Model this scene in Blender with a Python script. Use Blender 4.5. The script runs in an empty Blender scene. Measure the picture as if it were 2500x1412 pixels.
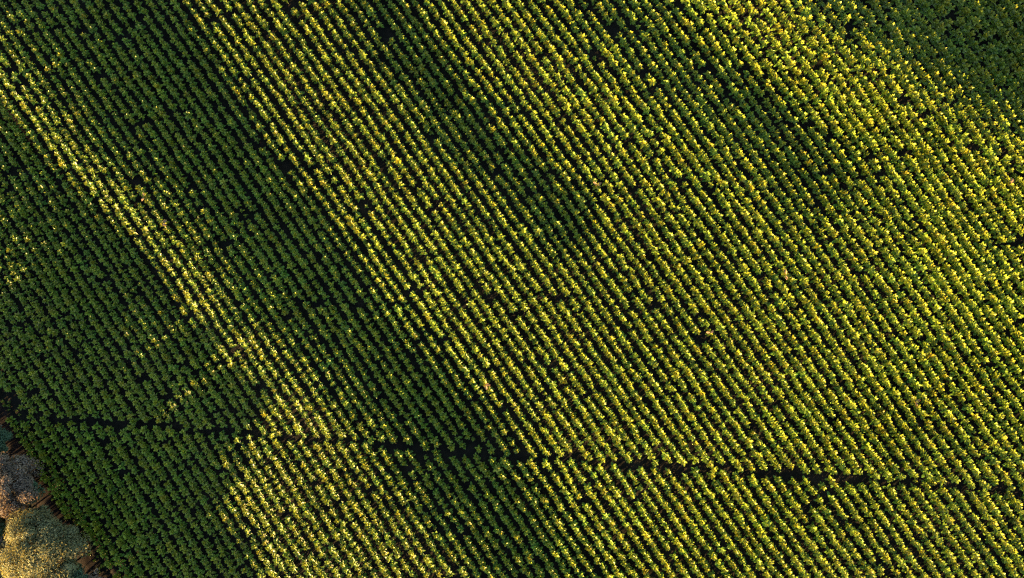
import bpy, math, random
import numpy as np

rng = np.random.default_rng(11)
random.seed(5)
R = math.radians
scene = bpy.context.scene
col = scene.collection

# ------------------------------------------------------------------ frame of reference
# x runs right, y runs up in the photograph, metres; a drone looks straight down from H
S = 0.0432            # metres per photograph pixel (2500 wide) on level ground
H = 72.0
CU, CV = 1250.0, 706.0
TOP = 0.80            # height of the leafy top of a plant

def tag(o, label=None, cat=None, group=None, kind=None):
    if label: o['label'] = label
    if cat: o['category'] = cat
    if group: o['group'] = group
    if kind: o['kind'] = kind
    return o

# ------------------------------------------------------------------ gentle relief of the field
# ridges and hollows along the rows, sloped to set the lit and dark bands: (points in the plan, half width, slope)
BANDS = [
    ([(-150, 80), (0, 275), (155, 445), (310, 600), (415, 720), (515, 860), (640, 960), (780, 1050)], 21, .25, 2.6),
    ([(300, 900), (400, 1040), (480, 1150), (570, 1240), (730, 1430)], 55, .13, 1),
    ([(640, 900), (760, 1020), (830, 1110), (960, 1300), (1040, 1430)], 50, .09, 1),
    ([(-60, -160), (170, 60), (350, 330), (560, 600), (800, 860), (1000, 1060), (1180, 1240), (1320, 1420)], 88, -.26, 1.2),
    ([(-300, 200), (0, 480), (170, 760)], 110, -.20, 1),
    ([(200, 900), (310, 1180), (400, 1412)], 110, -.10, 1),
    ([(330, 720), (480, 940)], 32, -.2, .8),
    ([(-250, -250), (60, 20), (200, 200)], 140, -.22, .9),
    ([(390, -60), (450, 30), (570, 200), (720, 350), (880, 500), (1080, 760)], 40, .07, .9),
    ([(600, -60), (760, 180), (950, 380), (1200, 650)], 60, .005, .6),
    ([(860, -60), (940, 90), (1050, 260), (1220, 430), (1350, 560)], 54, -.25, 1.1),
    ([(1070, -60), (1200, 150), (1330, 280)], 42, .08, 1),
    ([(1430, -60), (1600, 100), (1790, 270), (1940, 430)], 80, -.16, 1),
    ([(1780, -60), (1930, 90), (2130, 250), (2370, 460), (2560, 640)], 55, .24, 1.3),
    ([(2060, -110), (2310, 170), (2650, 500)], 95, -.26, 1.3),
    ([(2250, -220), (2500, 20), (2750, 260)], 150, -.20, 1),
    ([(1600, 1300), (2000, 1000), (2450, 700)], 300, .10, .6),
]
NX, NY = 0.83, 0.558    # across the rows, pointing away from the sun

def seg_dist(u, v, pts):
    d = np.full(u.shape, 1e9)
    for (a, b), (c, e) in zip(pts[:-1], pts[1:]):
        L2 = (c - a) ** 2 + (e - b) ** 2
        t = np.clip(((u - a) * (c - a) + (v - b) * (e - b)) / L2, 0, 1)
        d = np.minimum(d, np.hypot(u - a - t * (c - a), v - b - t * (e - b)))
    return d

GP, GQ = 0.5, 0.5
pp = np.arange(-95, 95.01, GP)
qq = np.arange(-95, 95.01, GQ)
P, Q = np.meshgrid(pp, qq, indexing='ij')
gx, gy = P * NX + Q * NY, P * NY - Q * NX
gu, gv = gx / S + CU, CV - gy / S
base = -.11 + .16 * np.clip((gu + gv * .4) / 1350, 0, 1)  # overall tilt that dims the left and brightens the right
num, den = .22 * base, np.full(P.shape, .22)
for pts, w, a, k in BANDS:
    wt = k * np.exp(-(seg_dist(gu, gv, pts) / w) ** 2)
    num = num + wt * a; den = den + wt
slope = num / den
slope += .02 * np.sin(P * .55 + .8 * np.sin(Q * .06)) * np.cos(Q * .09)
edge = np.clip((95 - np.maximum(np.abs(P), np.abs(Q))) / 20, 0, 1)
TG = np.cumsum(slope, axis=0) * GP
TG -= np.mean(TG)
# a little smoothing along the rows
for _ in range(6):
    TG[:, 1:-1] = .25 * TG[:, :-2] + .5 * TG[:, 1:-1] + .25 * TG[:, 2:]
TG *= edge * edge * (3 - 2 * edge)

def terrain(x, y):
    x = np.asarray(x, float); y = np.asarray(y, float)
    p = x * NX + y * NY; q = x * NY - y * NX
    i = np.clip((p - pp[0]) / GP, 0, len(pp) - 1.001); j = np.clip((q - qq[0]) / GQ, 0, len(qq) - 1.001)
    i0 = i.astype(int); j0 = j.astype(int); a = i - i0; b = j - j0
    return ((1 - a) * (1 - b) * TG[i0, j0] + a * (1 - b) * TG[i0 + 1, j0]
            + (1 - a) * b * TG[i0, j0 + 1] + a * b * TG[i0 + 1, j0 + 1])

def place(u, v, h=TOP):
    """plan position of something whose top (h above ground) shows at (u, v)"""
    u = np.asarray(u, float); v = np.asarray(v, float)
    x = (u - CU) * S; y = (CV - v) * S
    z = np.zeros_like(x)
    for _ in range(3):
        k = (H - z - h) / H
        z = terrain(x * k, y * k)
    k = (H - z - h) / H
    return x * k, y * k

# ------------------------------------------------------------------ row lines
# local spacing (horizontal, px) and bearing of the rows, fitted with one smooth function
MEAS = [(100, 160, 29.5, 56.4), (100, 700, 29.5, 57.4), (300, 1300, 28.8, 57.0),
        (1250, 100, 31.4, 54.7), (1250, 700, 32.0, 55.7), (1250, 1300, 31.2, 56.4),
        (2400, 700, 32.0, 56.0), (2400, 1300, 30.8, 55.2), (2400, 100, 28.6, 53.0),
        (700, 400, 31.0, 55.8), (1900, 400, 31.6, 55.0), (700, 1000, 30.6, 56.5), (1900, 1000, 31.8, 55.8)]
A_, b_ = [], []
for u, v, h, th in MEAS:
    U, V = (u - CU) / 1000, (v - CV) / 1000
    fx = 1 / h; fy = -fx / math.tan(R(th))
    # f = a U + b V + c U2 + d UV + e V2 + g U3 + h U2V
    A_.append([1, 0, 2 * U, V, 0, 3 * U * U, 2 * U * V]); b_.append(fx * 1000)
    A_.append([0, 1, 0, U, 2 * V, 0, U * U]); b_.append(fy * 1000)
CO = np.linalg.lstsq(np.array(A_), np.array(b_), rcond=None)[0]

def frow(u, v):
    U, V = (u - CU) / 1000, (v - CV) / 1000
    a, b, c, d, e, g, h = CO
    return a * U + b * V + c * U * U + d * U * V + e * V * V + g * U ** 3 + h * U * U * V
def fgrad(u, v):
    U, V = (u - CU) / 1000, (v - CV) / 1000
    a, b, c, d, e, g, h = CO
    return ((a + 2 * c * U + d * V + 3 * g * U * U + 2 * h * U * V) / 1000,
            (b + d * U + 2 * e * V + h * U * U) / 1000)

LANE = [(-300, 985), (20, 1006), (250, 1036), (440, 1046), (640, 1062), (900, 1084), (1040, 1102), (1190, 1112),
        (1400, 1122), (1510, 1132), (1750, 1150), (1900, 1160), (2110, 1176), (2300, 1190), (2500, 1206), (2900, 1235)]
TRACK = [(-330, 480), (-200, 690), (-90, 880), (0, 1030), (22, 1074), (47, 1117), (72, 1154), (101, 1208), (138, 1270), (174, 1317),
         (203, 1364), (232, 1412), (330, 1560), (440, 1740)]
lane_u, lane_v = zip(*LANE)
track_u, track_v = zip(*TRACK)
# patches without plants (u, v, radius)
GAPS = [(190, 76, 17), (945, 76, 17), (338, 298, 18), (333, 440, 20), (1590, 386, 14), (2325, 255, 18), (2378, 358, 18),
        (2115, 1165, 19), (690, 1266, 15), (1528, 1137, 17), (884, 492, 12), (560, 492, 12), (1500, 68, 13),
        (2490, 790, 20), (105, 270, 14), (1718, 830, 11), (2230, 1000, 8), (1780, 1118, 12), (2390, 85, 16), (2085, 60, 14),
        (10, 985, 34), (40, 1020, 22), (470, 1215, 12), (700, 415, 11), (1130, 505, 10), (2060, 95, 13), (2440, 300, 12),
        (1870, 120, 10), (2330, 30, 16), (620, 665, 10), (1255, 770, 10), (905, 880, 8), (2200, 245, 14), (1040, 640, 10)]
# plants that stand out: (u, v, look)
ODD = [
 (1320, 352, 'yellow', 'most vivid bright yellow tobacco plant, a little above the middle of the field'),
 (849, 761, 'pale', 'pale straw coloured tobacco plant left of the middle, just above a yellow one'),
 (878, 836, 'yellow', 'yellow tobacco plant just below the pale straw coloured one left of the middle'),
 (438, 876, 'pale', 'pale olive tobacco plant with spread leaves in the dark left part, above the lane'),
 (1182, 936, 'dry', 'tobacco plant with a tan withered leaf between the middle and the lane'),
 (1460, 456, 'dry', 'tobacco plant with a tan withered leaf, topmost discoloured one near the middle'),
 (1912, 678, 'dry', 'tobacco plant with a tan withered leaf at mid height in the bright right part'),
 (2137, 861, 'pale', 'large pale olive tobacco plant in the bright lower right part, above the lane'),
 (1726, 816, 'dry', 'tobacco plant with a tan withered leaf beside a small gap, right of the middle'),
 (2228, 990, 'dry', 'tobacco plant with a tan withered leaf, nearest above the right end of the lane'),
 (2124, 56, 'pale', 'pale olive tobacco plant at the edge of the shaded top right corner'),
 (2460, 455, 'dry', 'tobacco plant with a tan withered leaf by the right edge below the shaded corner'),
 (550, 436, 'pale', 'pale olive tobacco plant in the dark upper left part, right of two bare gaps'),
 (402, 545, 'dry', 'tobacco plant with a tan withered leaf below two bare gaps on the left'),
 (345, 489, 'dry', 'tobacco plant with a tan withered leaf beside a bare gap on the left'),
 (886, 1137, 'yellow', 'yellow tobacco plant just below the lane, left of the middle'),
 (1205, 1146, 'pale', 'pale olive tobacco plant just below the lane, straight under the middle'),
 (1448, 545, 'yellow', 'yellow tobacco plant lowest of a few discoloured plants near the middle'),
 (1420, 490, 'pale', 'pale olive tobacco plant between a withered one and a yellow one near the middle'),
 (150, 400, 'yellow', 'yellow tobacco plant nearest to the left edge, in the narrow lit stripe'),
 (1705, 600, 'yellow', 'yellow tobacco plant right of the middle at mid height, left of a pale one'),
 (2075, 760, 'pale', 'small pale tobacco plant in the bright right part, above the large pale olive one'),
 (1612, 752, 'pale', 'pale olive tobacco plant right of the middle, above a withered one beside a gap'),
 (2400, 945, 'yellow', 'yellow tobacco plant near the right edge, above the lane'),
 (172, 628, 'pale', 'pale olive tobacco plant nearest to the left edge in the dark part'),
 (1830, 520, 'pale', 'pale olive tobacco plant in the upper right part between two yellow ones'),
 (975, 390, 'yellow', 'yellow tobacco plant left of the middle in the upper half of the field'),
 (2010, 600, 'yellow', 'yellow tobacco plant at mid height in the bright right part, above a withered one'),
 (640, 1010, 'yellow', 'yellow tobacco plant just above the lane in the lit lower left part'),
]

us, vs, rows = [], [], []
U0, U1, V0, V1 = -230, 2740, -190, 1610
fc = [frow(u, v) for u in (U0, U1) for v in (V0, V1)]
for k in range(int(min(fc)) - 2, int(max(fc)) + 3):
    v = V0
    wob = rng.uniform(0, 6.28, 3)
    u = (U0 + U1) / 2
    while v < V1:
        for sh in (0,):
            for _ in range(6):
                g = fgrad(u, v)[0]
                u -= (frow(u, v) - k) / max(g, .02)
        below = v > np.interp(u, lane_u, lane_v)
        shift = .42 / fgrad(u, v)[0] if below else 0
        wu = u + shift + 1.6 * math.sin(v / 90 + wob[0]) + 1.0 * math.sin(v / 37 + wob[1])
        if U0 < wu < U1:
            us.append(wu); vs.append(v); rows.append(k)
        v += rng.normal(11.3, 1.6)
us = np.array(us); vs = np.array(vs)
us = us + rng.normal(0, 1.0, us.shape); vs = vs + rng.normal(0, 1.0, vs.shape)
keep = np.ones(us.shape, bool)
lv = np.interp(us, lane_u, lane_v)
rows = np.array(rows) - min(rows)
endj = rng.normal(0, 3.2, (rows.max() + 1, 2))         # every row stops where its last plant happened to stand
keep &= np.where(vs < lv, lv - vs > 6 + endj[rows, 0], vs - lv > 5.5 + endj[rows, 1])
tv = np.interp(us, track_u, track_v)                 # the field lies to the right of / above the track
keep &= ~((us < 445) & (vs > tv - 42))
for a, b, r in GAPS:
    keep &= np.hypot(us - a, vs - b) > (r - 3) * rng.uniform(.85, 1.1)
# scattered single misses
keep &= rng.random(us.shape) > .012
us, vs = us[keep], vs[keep]
n = len(us)
# plants grow larger to the right and largest in the upper right corner
size = 1.05 + .11 * np.clip((us - 900) / 1500, -1, 1) + .12 * np.exp(-((us - 2480) / 380) ** 2 - ((vs - 60) / 300) ** 2)
size = size * np.exp(rng.normal(0, .08, n))
small = rng.random(n) < .03
size *= 1 + .05 * np.sin(us * .011 + 1.2 * np.sin(vs * .013)) * np.sin(vs * .009 + 2)
size[small] *= rng.uniform(.5, .75, small.sum())
px, py = place(us, vs)
pz = terrain(px, py)
size = size * (H - pz) / H
print('relief', TG.min(), TG.max(), 'in field', pz.min(), pz.max())

# ------------------------------------------------------------------ one tobacco plant as numpy arrays
NT, NC = 5, 3
TT = np.array([0, .28, .55, .8, 1.0])
WW = np.array([.22, .86, 1.0, .62, .04])

def leaf(L, W, a0, droop, az, zb, fold, twist, r0=.02):
    """verts (15,3) of one arched, folded, pointed leaf"""
    pts = np.zeros((NT, NC, 3))
    a = a0; x = r0; z = zb; pt = 0
    for i, t in enumerate(TT):
        a = a0 - droop * t ** 1.6
        x += L * (t - pt) * math.cos(a); z += L * (t - pt) * math.sin(a); pt = t
        w = W * .5 * WW[i]
        lift = w * math.sin(fold)
        tw = twist * t
        for j, s in enumerate((-1, 0, 1)):
            # folded about the midrib; the local up of the blade
            yy = s * w * math.cos(fold); up = lift * (s != 0) + s * w * math.sin(tw)
            up += .12 * w * math.sin(5 * t + s * 2 + az * 3)
            pts[i, j] = (x - up * math.sin(a), yy, z + up * math.cos(a))
    c, s_ = math.cos(az), math.sin(az)
    o = pts.reshape(-1, 3).copy()
    o[:, 0] = pts.reshape(-1, 3)[:, 0] * c - pts.reshape(-1, 3)[:, 1] * s_
    o[:, 1] = pts.reshape(-1, 3)[:, 0] * s_ + pts.reshape(-1, 3)[:, 1] * c
    return o
LF = np.array([[i * NC + j, i * NC + j + 1, (i + 1) * NC + j + 1, (i + 1) * NC + j] for i in range(NT - 1) for j in range(NC - 1)])

def make_plant(r):
    N = r.integers(13, 16)
    V, C = [], []
    az = r.uniform(0, 6.28)
    hgt = r.uniform(.86, 1.02)
    for i in range(N):
        t = i / (N - 1)                       # 0 lowest, 1 top
        az += 2.3999 + r.normal(0, .22)
        L = (.45 - .15 * t ** 1.5) * r.uniform(.86, 1.14)
        W = L * r.uniform(.50, .62)
        a0 = R(24 + 50 * t ** 1.2) + r.normal(0, .15)
        droop = R(50 - 8 * t) * r.uniform(.4, 1.4)
        zb = hgt * (.18 + .64 * t ** .9)
        V.append(leaf(L, W, a0, droop, az, zb, R(r.uniform(10, 32)), r.normal(0, .35)))
        sh = r.uniform(.82, 1.15)
        base = np.array([.090, .170, .014]) * (1 - t) + np.array([.190, .225, .017]) * t   # lower leaves coloured as in shade, top ones as sunlit
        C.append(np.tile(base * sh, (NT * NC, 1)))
    # stem: a three sided tapering shaft
    ring = []
    for z, rr in ((-.05, .022), (hgt * .9, .012)):
        for k in range(3):
            ring.append((rr * math.cos(k * 2.094), rr * math.sin(k * 2.094), z))
    V.append(np.array(ring)); C.append(np.tile([.16, .2, .06], (6, 1)))
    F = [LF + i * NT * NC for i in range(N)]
    b = N * NT * NC
    F.append(np.array([[b + k, b + (k + 1) % 3, b + 3 + (k + 1) % 3, b + 3 + k] for k in range(3)]))
    return np.vstack(V), np.vstack(F), np.vstack(C)

TPL = [make_plant(np.random.default_rng(100 + i)) for i in range(20)]

def mesh_from(name, V, F, C, mat):
    me = bpy.data.meshes.new(name)
    me.vertices.add(len(V)); me.vertices.foreach_set('co', V.astype(np.float32).ravel())
    me.loops.add(F.size); me.loops.foreach_set('vertex_index', F.astype(np.int32).ravel())
    k = F.shape[1]
    me.polygons.add(len(F))
    me.polygons.foreach_set('loop_start', np.arange(0, F.size, k, dtype=np.int32))
    me.polygons.foreach_set('loop_total', np.full(len(F), k, dtype=np.int32))
    me.polygons.foreach_set('use_smooth', np.ones(len(F), dtype=bool))
    me.update(calc_edges=True)
    if C is not None:
        at = me.color_attributes.new('tint', 'FLOAT_COLOR', 'POINT')
        at.data.foreach_set('color', np.hstack([C, np.ones((len(C), 1))]).astype(np.float32).ravel())
    me.materials.append(mat)
    return me

# ------------------------------------------------------------------ materials
def nodes(name):
    m = bpy.data.materials.new(name); m.use_nodes = True
    nt = m.node_tree; nt.nodes.clear()
    return m, nt, nt.nodes.new, nt.links.new

def leaf_mat(name, rough=.40, spec=.26, trans=.12, nscale=7.0, noise=.35):
    m, nt, N, Lk = nodes(name)
    out = N('ShaderNodeOutputMaterial'); pr = N('ShaderNodeBsdfPrincipled'); tr = N('ShaderNodeBsdfTranslucent'); mx = N('ShaderNodeMixShader')
    at = N('ShaderNodeAttribute'); at.attribute_name = 'tint'
    ge = N('ShaderNodeNewGeometry'); no = N('ShaderNodeTexNoise'); no.inputs['Scale'].default_value = nscale; no.inputs['Detail'].default_value = 3
    Lk(ge.outputs['Position'], no.inputs['Vector'])
    mr = N('ShaderNodeMapRange'); mr.inputs['From Min'].default_value = .3; mr.inputs['From Max'].default_value = .7
    mr.inputs['To Min'].default_value = 1 - noise; mr.inputs['To Max'].default_value = 1 + noise
    Lk(no.outputs['Fac'], mr.inputs['Value'])
    mul = N('ShaderNodeMix'); mul.data_type = 'RGBA'; mul.blend_type = 'MULTIPLY'; mul.inputs['Factor'].default_value = 1
    Lk(at.outputs['Color'], mul.inputs['A']); Lk(mr.outputs['Result'], mul.inputs['B'])
    c = mul.outputs['Result']
    Lk(c, pr.inputs['Base Color']); pr.inputs['Roughness'].default_value = rough; pr.inputs['Specular IOR Level'].default_value = spec
    tc = N('ShaderNodeMix'); tc.data_type = 'RGBA'; tc.blend_type = 'MULTIPLY'; tc.inputs['Factor'].default_value = 1
    tc.inputs['B'].default_value = (1.25, 1.0, .45, 1)
    Lk(c, tc.inputs['A']); Lk(tc.outputs['Result'], tr.inputs['Color'])
    mx.inputs[0].default_value = trans
    Lk(pr.outputs[0], mx.inputs[1]); Lk(tr.outputs[0], mx.inputs[2]); Lk(mx.outputs[0], out.inputs[0])
    return m

M_LEAF = leaf_mat('tobacco_leaf')
M_DRY = leaf_mat('withered_leaf', rough=.7, spec=.25, trans=.3, nscale=14)
M_TREE = leaf_mat('tree_leaf', rough=.8, spec=.1, trans=.3, nscale=.7, noise=.3)

def ground_mat(name, c1, c2, c3, scale):
    m, nt, N, Lk = nodes(name)
    out = N('ShaderNodeOutputMaterial'); pr = N('ShaderNodeBsdfPrincipled')
    ge = N('ShaderNodeNewGeometry'); n1 = N('ShaderNodeTexNoise'); n1.inputs['Scale'].default_value = scale; n1.inputs['Detail'].default_value = 8
    n2 = N('ShaderNodeTexNoise'); n2.inputs['Scale'].default_value = scale * 11; n2.inputs['Detail'].default_value = 5
    Lk(ge.outputs['Position'], n1.inputs['Vector']); Lk(ge.outputs['Position'], n2.inputs['Vector'])
    cr = N('ShaderNodeValToRGB'); e = cr.color_ramp.elements
    e[0].position = .33; e[0].color = (*c1, 1); e[1].position = .7; e[1].color = (*c3, 1)
    k = cr.color_ramp.elements.new(.5); k.color = (*c2, 1)
    Lk(n1.outputs['Fac'], cr.inputs['Fac']); Lk(cr.outputs['Color'], pr.inputs['Base Color'])
    bp = N('ShaderNodeBump'); bp.inputs['Strength'].default_value = .7; bp.inputs['Distance'].default_value = .05
    Lk(n2.outputs['Fac'], bp.inputs['Height']); Lk(bp.outputs['Normal'], pr.inputs['Normal'])
    pr.inputs['Roughness'].default_value = .95; pr.inputs['Specular IOR Level'].default_value = .15
    Lk(pr.outputs[0], out.inputs[0])
    return m
M_SOIL = ground_mat('dark_soil', (.006, .006, .004), (.010, .009, .006), (.018, .015, .010), .8)  # very dark, mottled soil colour
M_TRACK = ground_mat('red_earth', (.007, .005, .005), (.014, .009, .008), (.034, .019, .015), 1.3)

# ------------------------------------------------------------------ ground
def axis(lo, hi, step, far):
    a = np.arange(lo, hi + .001, step)
    out = []; d = step * 2
    x = hi
    while x < far:
        x += d; d *= 1.5; out.append(x)
    low = []; d = step * 2; x = lo
    while x > -far:
        x -= d; d *= 1.5; low.append(x)
    return np.concatenate([low[::-1], a, out])
ax = axis(-66, 66, .33, 2500); ay = axis(-42, 42, .33, 2500)
X, Y = np.meshgrid(ax, ay, indexing='ij')
Z = terrain(np.clip(X, -130, 130), np.clip(Y, -130, 130))
Z = np.where((np.abs(X) < 95) & (np.abs(Y) < 95), Z, 0)
kx = (H - TOP) / H
fr = frow(X / (S * kx) + CU, CV - Y / (S * kx))
inside = (np.abs(X) < 62) & (np.abs(Y) < 39)
Z = Z + np.where(inside, .07 * np.cos(2 * np.pi * fr), 0) - .07
ni, nj = X.shape
idx = np.arange(ni * nj).reshape(ni, nj)
F = np.stack([idx[:-1, :-1], idx[1:, :-1], idx[1:, 1:], idx[:-1, 1:]], -1).reshape(-1, 4)
g = bpy.data.objects.new('ground', mesh_from('ground', np.stack([X, Y, Z], -1).reshape(-1, 3), F, None, M_SOIL))
col.objects.link(g); tag(g, kind='structure')

# dirt track that skirts the field under the trees
tp = np.array(TRACK, float)
tt = np.linspace(0, len(tp) - 1, 160)
cu = np.interp(tt, range(len(tp)), tp[:, 0]) - 4; cv = np.interp(tt, range(len(tp)), tp[:, 1]) + 6
tx, ty = place(cu, cv, 0)
dx, dy = np.gradient(tx), np.gradient(ty); L = np.hypot(dx, dy); nx_, ny_ = dy / L, -dx / L
NV = 9; V = []
for i in range(len(tx)):
    for j in range(NV):
        o = (j / (NV - 1) - .5) * (2.1 + .25 * math.sin(i * .4)) - .15
        x, y = tx[i] + nx_[i] * o, ty[i] + ny_[i] * o
        rut = -.05 * math.exp(-((abs(o + .15) - .65) / .22) ** 2)
        V.append((x, y, float(terrain(x, y)) + .03 + rut + (0 if 0 < j < NV - 1 else -.06)))
idx = np.arange(len(V)).reshape(len(tx), NV)
F = np.stack([idx[:-1, :-1], idx[1:, :-1], idx[1:, 1:], idx[:-1, 1:]], -1).reshape(-1, 4)
o = bpy.data.objects.new('dirt_track', mesh_from('dirt_track', np.array(V), F, None, M_TRACK)); col.objects.link(o); tag(o, kind='structure')

# ------------------------------------------------------------------ plants
def odd_tint(C, look, r):
    if look == 'yellow':
        return C * np.array([2.1, 1.55, .9])
    if look == 'pale':
        return C * np.array([1.7, 1.45, 2.0])
    if look == 'dry':
        return C * np.array([1.6, 1.3, 1.1])
    return C

taken = np.zeros(n, bool)
odd_ids = []
for a, b, look, words in ODD:
    d = np.hypot(us - a, vs - b) + taken * 1e6
    i = int(np.argmin(d)); taken[i] = True; odd_ids.append((i, look, words))
NEAR = 300 - len(odd_ids)
dd = np.hypot(us - CU, vs - CV) + taken * 1e6
near_ids = np.argsort(dd)[:NEAR]
taken[near_ids] = True

rot = rng.uniform(0, 6.2832, n)
lean = rng.normal(0, .045, (n, 2))
tpl = rng.integers(0, len(TPL), n)
# crop vigour drifts over the field, each plant has its own green
vig = np.sin(us * .004 + 1.3) * np.sin(vs * .006 + .4) * .10
tintv = np.exp(rng.normal(0, .13, n) + vig)
yel = np.exp(rng.normal(0, .10, n))

MV, MF, MC = [], [], []
off = 0
for t in range(len(TPL)):
    ids = np.where((tpl == t) & ~taken)[0]
    V, F, C = TPL[t]
    k = len(ids); m = len(V)
    c, s = np.cos(rot[ids])[:, None], np.sin(rot[ids])[:, None]
    sz = size[ids][:, None]
    x = (V[None, :, 0] * c - V[None, :, 1] * s) * sz; y = (V[None, :, 0] * s + V[None, :, 1] * c) * sz
    z = V[None, :, 2] * sz
    x = x + z * lean[ids, 0][:, None] + px[ids][:, None]; y = y + z * lean[ids, 1][:, None] + py[ids][:, None]
    z = z + pz[ids][:, None]
    MV.append(np.stack([x, y, z], -1).reshape(-1, 3))
    MF.append((F[None] + (off + np.arange(k) * m)[:, None, None]).reshape(-1, 4))
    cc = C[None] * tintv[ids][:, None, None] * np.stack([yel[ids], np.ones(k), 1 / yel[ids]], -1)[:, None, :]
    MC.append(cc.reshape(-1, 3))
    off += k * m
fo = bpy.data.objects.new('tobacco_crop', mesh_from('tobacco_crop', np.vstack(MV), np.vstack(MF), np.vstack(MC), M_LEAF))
col.objects.link(fo)
tag(fo, 'rows of green tobacco plants covering the whole field around the middle', 'crop', kind='stuff')

SHARED = [mesh_from('tobacco_plant', V, F, C * np.exp(np.random.default_rng(i).normal(0, .12)), M_LEAF) for i, (V, F, C) in enumerate(TPL)]

def put_plant(i, me):
    o = bpy.data.objects.new('tobacco_plant', me)
    o.location = (px[i], py[i], pz[i]); o.scale = (size[i],) * 3
    o.rotation_euler = (lean[i, 0], lean[i, 1], rot[i])
    col.objects.link(o)
    return o
for i in near_ids:
    o = put_plant(i, SHARED[tpl[i]])
    tag(o, 'healthy green tobacco plant in the close unbroken rows at the very middle of the field', 'tobacco plant', 'green tobacco plants at the middle of the field')

for q, (i, look, words) in enumerate(odd_ids):
    V, F, C = TPL[tpl[i]]
    r = np.random.default_rng(900 + q)
    V = V.copy()
    if look != 'yellow':
        V[:, :2] *= 1.2; V[:, 2] *= .92
    o = put_plant(i, mesh_from('tobacco_plant', V, F, odd_tint(C, look, r), M_LEAF))
    tag(o, words, 'tobacco plant', 'discoloured tobacco plants')
    if look == 'dry':
        parts = [leaf(.56, .30, R(12), R(40), r.uniform(0, 6.28), .72 + .06 * k, R(20), .5) for k in range(2)]
        parts[1] = leaf(.50, .26, R(18), R(50), r.uniform(0, 6.28), .8, R(25), -.4)
        Vd = np.vstack(parts); Fd = np.vstack([LF, LF + NT * NC])
        Cd = np.tile([.36, .23, .12], (len(Vd), 1)) * r.uniform(.8, 1.15, (len(Vd), 1))
        w = bpy.data.objects.new('withered_leaf', mesh_from('withered_leaf', Vd, Fd, Cd, M_DRY)); col.objects.link(w); w.parent = o

# rank weeds where the crop thins out along the track
wr = np.random.default_rng(77)
WV, WF, WC = [], [], []; off = 0
for k in range(150):
    v = wr.uniform(930, 1600)
    u = float(np.interp(v, track_v, track_u)) + wr.uniform(14, 62)
    V, F, C = TPL[wr.integers(len(TPL))]
    x, y = place(u, v, .3); sc_ = wr.uniform(.25, .6); a = wr.uniform(0, 6.28)
    ca, sa = math.cos(a), math.sin(a)
    q = np.stack([(V[:, 0] * ca - V[:, 1] * sa) * sc_ + float(x), (V[:, 0] * sa + V[:, 1] * ca) * sc_ + float(y), V[:, 2] * sc_ * .8 + float(terrain(x, y))], -1)
    WV.append(q); WF.append(F + off); off += len(V)
    WC.append(C * (np.array([1.6, 1.15, .9]) if wr.random() < .45 else np.array([.8, .8, .9])) * wr.uniform(.7, 1.3))
wo = bpy.data.objects.new('track_weeds', mesh_from('track_weeds', np.vstack(WV), np.vstack(WF), np.vstack(WC), M_LEAF)); col.objects.link(wo)
tag(wo, 'rank green and yellowish weeds along the edge of the dirt track', 'weeds', kind='stuff')

# ------------------------------------------------------------------ trees beside the track
def tube(V, F, p0, p1, r0, r1, k=8):
    p0, p1 = np.array(p0), np.array(p1); d = p1 - p0; d = d / np.linalg.norm(d)
    a = np.cross(d, (0, 0, 1.0) if abs(d[2]) < .9 else (1.0, 0, 0)); a /= np.linalg.norm(a); b = np.cross(d, a)
    s = len(V)
    for p, rr in ((p0, r0), (p1, r1)):
        for j in range(k):
            V.append(p + rr * (a * math.cos(j * 6.2832 / k) + b * math.sin(j * 6.2832 / k)))
    for j in range(k):
        F.append((s + j, s + (j + 1) % k, s + k + (j + 1) % k, s + k + j))

mB, ntB, NB, LB = nodes('bark')
ob = NB('ShaderNodeOutputMaterial'); pb = NB('ShaderNodeBsdfPrincipled'); nb = NB('ShaderNodeTexNoise'); nb.inputs['Scale'].default_value = 9
cb = NB('ShaderNodeValToRGB'); cb.color_ramp.elements[0].color = (.05, .035, .025, 1); cb.color_ramp.elements[1].color = (.16, .12, .09, 1)
LB(nb.outputs['Fac'], cb.inputs['Fac']); LB(cb.outputs['Color'], pb.inputs['Base Color']); pb.inputs['Roughness'].default_value = .9; LB(pb.outputs[0], ob.inputs[0])

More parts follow.
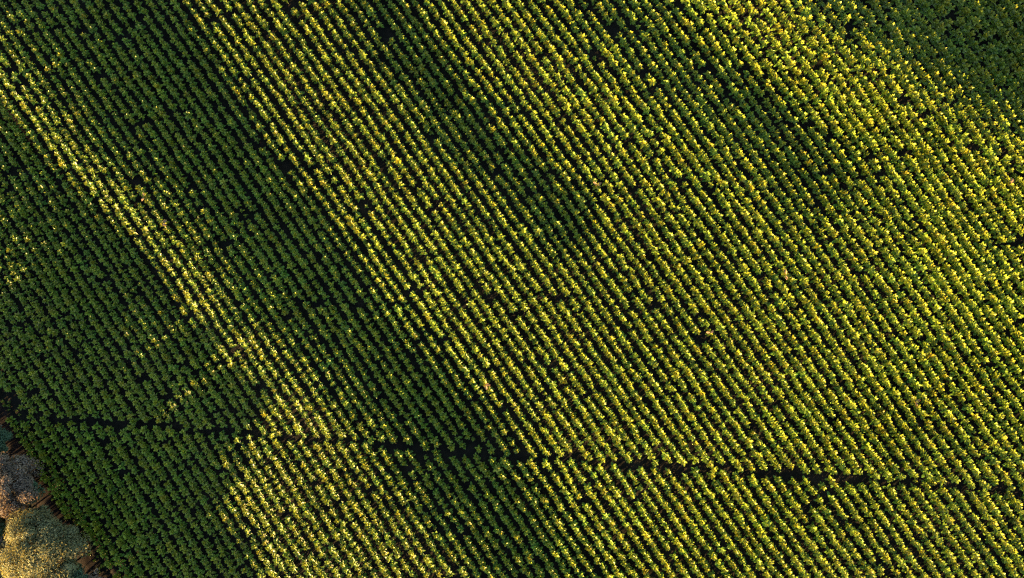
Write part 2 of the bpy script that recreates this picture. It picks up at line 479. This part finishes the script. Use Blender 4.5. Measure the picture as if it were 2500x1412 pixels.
def tree(u, v, rpx, hgt, tint, seed, label, leaves=9000, size_=.17, base=.24, kind='broadleaf_tree'):
    r = np.random.default_rng(seed)
    zc = hgt * .62
    x, y = place(u, v, zc)
    x, y = float(x), float(y); z0 = float(terrain(x, y))
    rad = rpx * S * (H - zc) / H
    root = bpy.data.objects.new(kind, None); root.location = (x, y, z0); col.objects.link(root)
    tag(root, label, 'shrub' if kind == 'shrub' else 'tree', 'shrubs beside the dirt track' if kind == 'shrub' else 'trees beside the dirt track')
    V, F = [], []
    tube(V, F, (0, 0, -.2), (.1, .05, hgt * .42), .036 * hgt, .024 * hgt)
    nb_ = 9; blobs = []
    nbl = 27 if leaves < 9000 else 60
    for k in range(nbl):
        a = k * 2.4 + r.normal(0, .3); rr = rad * math.sqrt(r.uniform(.02, 1)) * .74
        zz = hgt * (base + (.86 - base) * (1 - (rr / rad) ** 2) + r.normal(0, .1 * (1 - base)))
        c = np.array((rr * math.cos(a), rr * math.sin(a), zz)); blobs.append((c, rad * (r.uniform(.22, .40) if nbl < 30 else r.uniform(.12, .30)), r.uniform(.65, 1.3)))
        if k < nb_:
            tube(V, F, (.08, .04, hgt * r.uniform(.25, .4)), c * np.array((.9, .9, .95)), .014 * hgt, .004 * hgt, 6)
    tr = bpy.data.objects.new('trunk', mesh_from('trunk', np.array(V), np.array(F), None, mB)); col.objects.link(tr); tr.parent = root
    LV, LFc, LC = [], [], []
    per = leaves // len(blobs)
    for c, br, tone in blobs:
        d = r.normal(0, 1, (per, 3)); d /= np.linalg.norm(d, axis=1)[:, None]
        rad_ = br * (r.uniform(.35, 1.12, per) ** .6)
        p = c + d * rad_[:, None] * np.array((1, 1, .75 if base < .6 else .5))
        nrm = d * 1.0 + r.normal(0, .42, (per, 3)) + np.array((0, 0, .25)); nrm /= np.linalg.norm(nrm, axis=1)[:, None]
        t1 = np.cross(nrm, r.normal(0, 1, (per, 3))); t1 /= np.linalg.norm(t1, axis=1)[:, None]; t2 = np.cross(nrm, t1)
        s = size_ * r.uniform(.55, 1.3, per)[:, None]
        q = np.stack([p - t1 * s, p - t2 * s * .5 + nrm * s * .12, p + t1 * s, p + t2 * s * .5 + nrm * s * .12], 1)
        LV.append(q.reshape(-1, 3))
        cc = np.array(tint) * tone * np.exp(r.normal(0, .12, (per, 1)))
        cc = cc * np.stack([np.exp(r.normal(0, .06, per)), np.ones(per), np.ones(per)], -1)
        LC.append(np.repeat(cc, 4, 0))
    LV = np.vstack(LV)
    Fq = np.arange(len(LV)).reshape(-1, 4)
    cr = bpy.data.objects.new('crown', mesh_from('crown', LV, Fq, np.vstack(LC), M_TREE)); col.objects.link(cr); cr.parent = root
    return root
OL = (.19, .20, .10); TE = (.08, .14, .08); PK = (.19, .155, .12)
tree(98, 1347, 118, 5.3, OL, 1, 'largest olive green tree with a sunlit crown in the bottom left corner of the field', 42000, .11)
tree(12, 1188, 88, 4.6, PK, 2, 'dull brownish tree behind the big olive tree, beside the dirt track', 24000, .11)
tree(-15, 1085, 46, 3.2, TE, 3, 'small dark green tree at the end of the track by the lane', 10000, .11)
tree(170, 1440, 60, 3.8, TE, 4, 'green tree at the bottom frame edge beside the dirt track', 14000, .11)
# out-of-view trees behind the visible line, added to shade the lower left field
def track_side(v, off):
    if v < 480: return -330 - (480 - v) * .58 - off
    return float(np.interp(v, track_v, track_u)) - off
for k in range(21):
    v = 935 + 38 * k
    tree(track_side(v, 200 + 9 * (k % 3)), v, 60, 2.2 + .062 * k + .12 * (k % 3), (OL, TE, PK)[k % 3], 20 + k,
         'leafy tree added out of view behind the track to shade the lower left field', 4000, .2, base=.3)
# undergrowth at the foot of the trees, added to block sun under the crowns
for k in range(15):
    v = 960 + 42 * k + 8 * math.sin(k * 1.9)
    u = track_side(v, 34 + 9 * math.sin(k * 2.7))
    tree(u, v, 26 + 6 * math.sin(k * 1.3), 1.7 + .5 * math.sin(k * 2.3), (TE, OL, PK)[k % 3], 120 + k, 'low leafy shrub in the undergrowth between the trees and the dirt track', 1500, .15, base=.2, kind='shrub')

# ------------------------------------------------------------------ light and camera
AZ = (-0.80, -0.60)
EL = R(10)
sun = bpy.data.lights.new('sun', 'SUN'); sun.energy = 5.0; sun.angle = R(.5); sun.color = (1.0, .63, .26)
so = bpy.data.objects.new('sun', sun); col.objects.link(so)
from mathutils import Vector
d = Vector((AZ[0] * math.cos(EL), AZ[1] * math.cos(EL), math.sin(EL)))
so.rotation_euler = d.to_track_quat('Z', 'Y').to_euler(); so.location = d * 100

w = bpy.data.worlds.new('World'); scene.world = w; w.use_nodes = True
nt = w.node_tree; bg = nt.nodes['Background']
sky = nt.nodes.new('ShaderNodeTexSky'); sky.sky_type = 'NISHITA'; sky.sun_disc = False
sky.sun_elevation = EL; sky.sun_rotation = math.atan2(AZ[0], AZ[1]) % (2 * math.pi)
nt.links.new(sky.outputs['Color'], bg.inputs['Color']); bg.inputs['Strength'].default_value = .05

cam = bpy.data.cameras.new('camera'); cam.sensor_width = 36; cam.lens = 18 / (CU * S / H); cam.clip_end = 6000
co = bpy.data.objects.new('camera', cam); col.objects.link(co); co.location = (0, 0, H); scene.camera = co

vs_ = scene.view_settings
vs_.view_transform = 'Standard'; vs_.look = 'None'; vs_.exposure = 3.1; vs_.gamma = 1
scene.cycles.max_bounces = 5; scene.cycles.diffuse_bounces = 3; scene.cycles.glossy_bounces = 2; scene.cycles.transmission_bounces = 3
scene.cycles.use_denoising = False
scene.cycles.filter_width = 1.25
print('plants', n)
